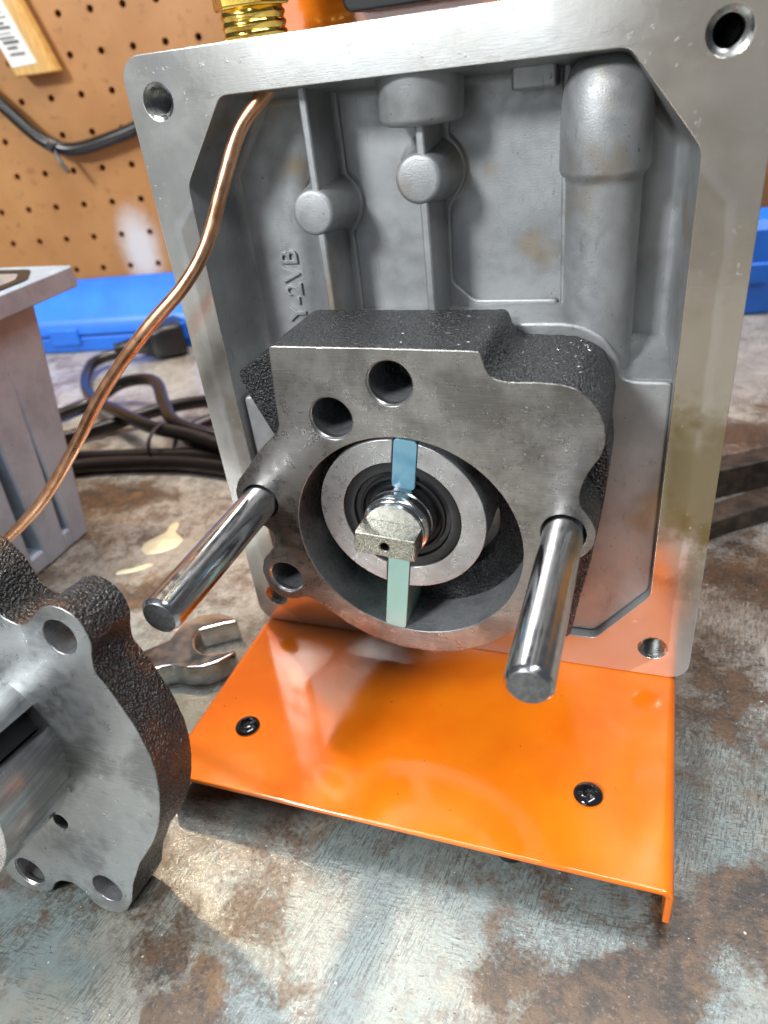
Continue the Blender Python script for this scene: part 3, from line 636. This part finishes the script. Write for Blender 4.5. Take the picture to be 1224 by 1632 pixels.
for x, z, r in sh_holes[2:3]:
    v, f = lathe([(r + 0.3, -0.02), (r - 0.25, 0.6), (r - 0.3, 1.6)], (0, 0, 0), 'y', 32); mesh_obj('hole_chamfer', [lf((a + x, b, c + z)) for a, b, c in v], f, 'rotor_face', section)
# rotor with its slot standing proud of the face
rc = (-26.7, 54.2); rr = 25.4; sa = R(30.5); pts = []
def rt(a, b): return (rc[0] + a*math.cos(sa) - b*math.sin(sa), rc[1] + a*math.sin(sa) + b*math.cos(sa))
hw = 3.2; a0 = math.asin(hw/rr)
for k in range(81): 
    a = a0 + (2*math.pi - 2*a0)*k/80; pts.append(rt(rr*math.cos(a), rr*math.sin(a)))
pts += [rt(6, -hw), rt(6, hw)]
v, f = plate([pts], 23, 0.25)
rot = mesh_obj('rotor', [lf((x, -20.5 - z, y)) for x, y, z in v], f, None, sec, mats=['sleeve_steel', 'rotor_face'], fmat=lambda c, nn: 1 if nn.dot(Nv) > 0.6 else 0)
v, f = plate([[rt(7, -2.4), rt(21, -2.4), rt(21, 2.4), rt(7, 2.4)]], 20, 0.2); mesh_obj('slot_vane', [lf((x, -15.5 - z, y)) for x, y, z in v], f, 'seal_rubber', rot)
v, f = plate([circle(rc[0], rc[1], 8, 32)], 32, 0.4); mesh_obj('rotor_shaft', [lf((x, -36 - z, y)) for x, y, z in v], f, 'shaft_steel', rot)

# ================================================================== oil case cover at the far left: ribbed aluminium box with a sight glass
cov = thing('oil_case_cover', 'grey ribbed aluminium oil case cover standing behind the removed pump section', 'cover', (-270, 20, BZ))
def hexa(x0, x1, y0, y1, z0, z1, tx, ty):      # box that widens towards the top
    v = [(x0, y0, z0), (x1, y0, z0), (x1, y1, z0), (x0, y1, z0), (x0, y0, z1), (x1+tx, y0, z1), (x1+tx, y1+ty, z1), (x0, y1+ty, z1)]
    return v, [(3, 2, 1, 0), (4, 5, 6, 7), (0, 1, 5, 4), (1, 2, 6, 5), (2, 3, 7, 6), (3, 0, 4, 7)]
bevel_mod(mesh_obj('case_body', *hexa(-330, -221, -60, 58, BZ + 0.05, 99, 2, 17), 'alu_cover', cov), 3, 3)
for k, y in enumerate((-52, -30, -8, 14, 36, 54)):
    w = 7 if k == 5 else 7.5
    bevel_mod(mesh_obj('side_rib', *hexa(-226, -209.5, y-w+1, y+w-(2 if k == 5 else 0), BZ + 0.4, 98.5, 2, 17 if k == 5 else 8 if k == 4 else 5 if k == 3 else 2), 'alu_cover', cov), 1.4, 2)
bevel_mod(mesh_obj('base_band', *box(-226, -209.8, -60, 57, BZ + 0.3, -6), 'alu_cover', cov), 1.5, 2)
top = plate_z('top_flange', [rrect(-345, -90, -201, 101, 4)], 99, 108.4, 'alu_cover', cov, bevel=0.8)
fr = [(-300, 20), (-212, 20), (-207, 26), (-206.5, 76), (-220, 93), (-300, 94)]
fi = [(-300, 26), (-217, 26), (-213.5, 30), (-212.8, 75), (-222, 87), (-300, 88)]
plate_z('sight_glass_gasket', [resample(fr, 2, 2), resample(fi, 2, 2)], 108.0, 109.0, 'black_plastic', top, bevel=0.2)
plate_z('sight_glass', [resample(fi, 2, 2)], 107.5, 108.7, 'pale_glass', top)

# ================================================================== open-ended wrench
zt = -6.2
wp = [(-150, -50.5), (-119.5, -23.0), (-114.5, -17.5), (-110.5, -13.0), (-110.6, -7.0), (-110.0, -2.4), (-105.8, 2.4), (-100.5, 4.8), (-96.0, 5.4), (-90.5, 4.0), (-88.6, 2.6), (-95.0, -1.2), (-101.2, -5.4), (-100.8, -10.0), (-97.5, -14.7), (-93.0, -16.9), (-86.6, -14.5), (-81.4, -12.3), (-80.8, -14.2), (-84.5, -19.5), (-89.5, -23.6), (-95.5, -25.4), (-100.5, -25.3), (-104.5, -26.8), (-108, -30), (-141, -60)]
wr = thing('open_end_wrench', 'worn chrome open end wrench lying on the bench beside the orange plate', 'wrench', (-100, -10, BZ))
mesh = plate_z('wrench_head', [resample(wp, 0.8, 1)], BZ + 0.1, zt, 'wrench_steel', wr, bevel=0.9)

# ================================================================== blue plastic cases against the pegboard
def case(name, label, u0, u1, prof, group):
    b = peg((u0+u1)/2, 12, BZ); c = thing(name, label, 'case', tuple(b), group)
    def loft(nm, pr, ua, ub, mat='blue_plastic'):
        n = len(pr); V = [tuple(peg(u, w, z)) for u in (ua, ub) for w, z in pr]
        F = [tuple(range(n)), tuple(range(2*n-1, n-1, -1))] + [(i, (i+1) % n, n+(i+1) % n, n+i) for i in range(n)]
        return bevel_mod(mesh_obj(nm, V, F, mat, c), 1.6, 3)
    loft('case_bottom', prof[0], u0, u1); loft('case_lid', prof[1], u0 + 0.4, u1 - 0.4)
    loft('seam', [(2, prof[2]), (prof[3] - 1.8, prof[2]), (prof[3] - 1.8, prof[2] + 1.4), (2, prof[2] + 1.4)], u0 + 1, u1 - 1, 'black_plastic')
    for u in (u0 + 60, u1 - 60): bevel_mod(loft('latch', [(prof[3] - 2, prof[2] - 7), (prof[3] + 1.6, prof[2] - 7), (prof[3] + 1.6, prof[2] + 8), (prof[3] - 2, prof[2] + 8)], u - 14, u + 14), 0.6)
case('blue_case', 'bright blue plastic case behind the black power cord at the left', -150, 70,
     ([(1, BZ + 0.1), (26, BZ + 0.1), (28, -2.2), (1, -2.2)], [(1, -0.8), (28, -0.8), (27, 9), (24, 13), (4, 40), (1, 41)], -2.2, 28), 'blue cases along the pegboard')
case('blue_case', 'blue plastic case glimpsed past the right edge of the housing', 400, 640,
     ([(1, BZ + 0.1), (26, BZ + 0.1), (28, 14), (1, 14)], [(1, 15.4), (28, 15.4), (27, 44), (22, 50), (1, 54)], 14, 28), 'blue cases along the pegboard')

# ================================================================== black power cord with plug
cord = thing('power_cord', 'coiled black power cord with moulded plug in front of the blue case', 'power cord', (-260, 190, BZ))
zc = BZ + 5.2
def cpath(nm, pts, r=4.2): return mesh_obj(nm, *tube(spline(pts, 8), r, 12), 'cable_rubber', cord, sharp=80)
cpath('cord_loop', [(-352, 289, zc+4), (-366, 268, zc+3), (-352, 238, zc), (-317, 202, zc+3), (-270, 170, zc+10), (-225, 146, zc+12), (-190, 140, zc+10), (-140, 128, zc+4), (-90, 120, zc)])
cpath('cord_loop', [(-330, 176, zc), (-318, 202, zc), (-296, 214, zc+10), (-262, 205, zc+16), (-235, 176, zc+14), (-210, 152, zc+12), (-170, 145, zc+8), (-100, 150, zc)])
cpath('cord_loop', [(-320, 130, zc), (-285, 158, zc), (-240, 190, zc+5), (-205, 196, zc+7), (-192, 178, zc+8), (-205, 150, zc+5), (-150, 132, zc+4), (-90, 110, zc)])
cpath('cord_loop', [(-310, 116, zc), (-262, 124, zc), (-220, 132, zc), (-180, 136, zc), (-120, 130, zc), (-80, 132, zc)], 4.6)
cpath('cord_loop', [(-300, 90, zc), (-262, 112, zc), (-225, 122, zc), (-185, 126, zc), (-120, 118, zc), (-80, 112, zc)], 4.6)
v, f = lathe([(10.2, -1.2), (10.6, -1.2), (10.6, 1.2), (10.2, 1.2)], (0, 0, 0), 'x', 24)
mesh_obj('cord_tie', [(a - 214, b*1.35 + 139, c*1.0 + zc + 6) for a, b, c in v], f, 'zip_tie', cord)
pb = Vector((-352, 289, zc + 4)); pd = Vector((0.80, 0.58, 0.06)).normalized(); ps = pd.cross(Vector((0, 0, 1))).normalized(); pu = ps.cross(pd)
def plg(l, a, b): return tuple(pb + pd*l + ps*a + pu*b)
V = []; F = []
prf = [(-6, 5, 5), (10, 6, 6), (22, 13, 10), (26, 16, 12), (46, 17, 12.5), (50, 15.5, 11)]
for l, a, b in prf: V += [plg(l, x, y + 3) for x, y in rrect(-a, -b, a, b, 3.5, 3)]
m = 16
for k in range(len(prf)-1):
    for i in range(m): j = (i+1) % m; F.append((k*m+i, k*m+j, (k+1)*m+j, (k+1)*m+i))
F += [tuple(range(m)), tuple(range((len(prf)-1)*m, len(prf)*m))]
mesh_obj('plug', V, F, 'black_plastic', cord, sharp=40)

# ================================================================== cable hanging on the pegboard, with its tie
hc = thing('hanging_cable', 'thick black cable hanging along the pegboard with a cable tie', 'cable', tuple(peg(-52, 8, 142)))
def pgp(px, w, z): return tuple(peg(px, w, z))
mesh_obj('cable', *tube(spline([peg(-150, 8, 232), peg(-115, 9, 204), peg(-88, 10, 176), peg(-68, 10, 153), peg(-53, 10, 143), peg(-36, 10, 140), peg(-8, 10, 144), peg(25, 9, 152), peg(70, 8, 170), peg(120, 8, 196)], 10), 4.9, 14), 'cable_rubber', hc, sharp=80)
v, f = lathe([(5.1, -1.8), (5.7, -1.8), (5.7, 1.8), (5.1, 1.8)], (0, 0, 0), 'x', 20)
rm_ = Euler((0, R(32), PTH)).to_matrix(); b = peg(-54, 10, 143.5)
mesh_obj('tie_band', [tuple(b + rm_ @ Vector(p)) for p in v], f, 'zip_tie', hc)
mesh_obj('tie_head', [tuple(b + rm_ @ Vector(p)) for p in box(-2.4, 2.4, -9.2, -4.8, -2.6, 2.6)[0]], box(-1, 1, -1, 1, -1, 1)[1], 'zip_tie', hc)
mesh_obj('tie_tail', *tube(spline([peg(-53, 15, 142), peg(-49, 18, 134), peg(-44, 19, 125)], 5), 1.6, 8), 'zip_tie', hc)

# ================================================================== yellow wooden brush handle hanging on the pegboard
br = thing('brush_handle', 'yellow wooden brush handle with a paper label hanging on the pegboard', 'brush', tuple(peg(-60, 6, 190)))
def bpt(u, w, z): lean = (z - 190)*-0.30; return tuple(peg(-49 + u + lean, w, z))
V = [bpt(u, w, z) for z in (191, 300) for (u, w) in ((-17, 3), (17, 3), (17, 11), (13, 15), (-15, 15), (-17, 12))]
F = [(0, 1, 2, 3, 4, 5), (11, 10, 9, 8, 7, 6)] + [(i, (i+1) % 6, 6+(i+1) % 6, 6+i) for i in range(6)]
bevel_mod(mesh_obj('handle', V, F, 'yellow_wood', br), 1.2)
V = [bpt(u, w, z) for w in (15.05, 15.3) for u, z in ((-14, 197), (7, 198), (7, 296), (-14, 296))]
lab = mesh_obj('paper_label', V, [(0, 1, 2, 3), (7, 6, 5, 4), (0, 4, 5, 1), (1, 5, 6, 2), (2, 6, 7, 3), (3, 7, 4, 0)], 'paper_label', br)
rnd = random.Random(5); V = []; F = []; z = 204
while z < 290:
    h = rnd.uniform(0.6, 2.2); a, b_ = rnd.uniform(-12, -9), rnd.uniform(-1, 3); k = len(V)
    V += [bpt(a, 15.4, z), bpt(b_, 15.4, z), bpt(b_, 15.4, z+h), bpt(a, 15.4, z+h)]; F.append((k, k+1, k+2, k+3)); z += h + rnd.uniform(0.8, 2.4)
mesh_obj('printed_bars', V, F, 'label_ink', lab)

# ================================================================== dark steel bars at the right
def bar(label, a, b, w, h, z):
    a = Vector((*a, 0)); b = Vector((*b, 0)); d = (b-a).normalized(); s_ = Vector((-d.y, d.x, 0)); V = []; F = []; n = 14; rnd = random.Random(int(a.x))
    for i in range(n+1):
        p = a.lerp(b, i/n)
        for o_, zz in ((0, 0), (w, 0), (w, h), (0, h)):
            V.append(tuple(p + s_*(o_ + rnd.uniform(-.5, .5)) + Vector((0, 0, z + zz + (rnd.uniform(-.4, .4) if zz else 0)))))
    for i in range(n):
        for k in range(4): j = (k+1) % 4; F.append((i*4+k, i*4+j, i*4+4+j, i*4+4+k))
    F += [(0, 1, 2, 3), (n*4+3, n*4+2, n*4+1, n*4)]
    o = mesh_obj('steel_bar', V, F, 'dark_bar', base=(a.x, a.y, BZ)); bevel_mod(o, 0.8)
    return tag(o, label, 'bar', 'dark bars behind the housing')
bar('nearer of the two dark rusty bars lying behind the right edge of the housing', (60, 82), (230, 216), 12, 9.5, BZ + 0.2)
bar('farther of the two dark rusty bars lying behind the right edge of the housing', (50, 112), (240, 232), 12, 15, BZ + 0.2)

# ================================================================== dried glue drops on the bench
def drop(label, pts, h):
    lp = resample(pts, 0.8, 3); cx = sum(p[0] for p in lp)/len(lp); cy = sum(p[1] for p in lp)/len(lp); V = []; F = []; n = len(lp)
    for q, zz in ((1.0, 0.03), (0.94, 0.6), (0.7, 0.9), (0.35, 1.0)):
        V += [(cx+(x-cx)*q, cy+(y-cy)*q, BZ + 0.03 + h*zz) for x, y in lp]
    for k in range(3):
        for i in range(n): j = (i+1) % n; F.append((k*n+i, k*n+j, (k+1)*n+j, (k+1)*n+i))
    F.append(tuple(range(3*n, 4*n)))
    tag(mesh_obj('glue_drop', V, F, 'dried_glue', base=(cx, cy, BZ)), label, 'glue drop', 'dried drops on the bench')
drop('large cream glue drop with a tail on the bench near the left pin', [(-171, 50), (-166, 47), (-159, 50), (-154, 56), (-154, 62), (-158, 65), (-162, 67), (-164, 74), (-167, 77), (-169, 74), (-167, 66), (-171, 60), (-173, 55)], 0.7)
drop('small pale glue smear on the bench behind the removed pump section', [(-172, 30), (-166, 32), (-160, 36), (-157, 41), (-160, 41), (-166, 36), (-172, 33)], 0.5)

for o in list(bpy.data.objects):
    clean(o)
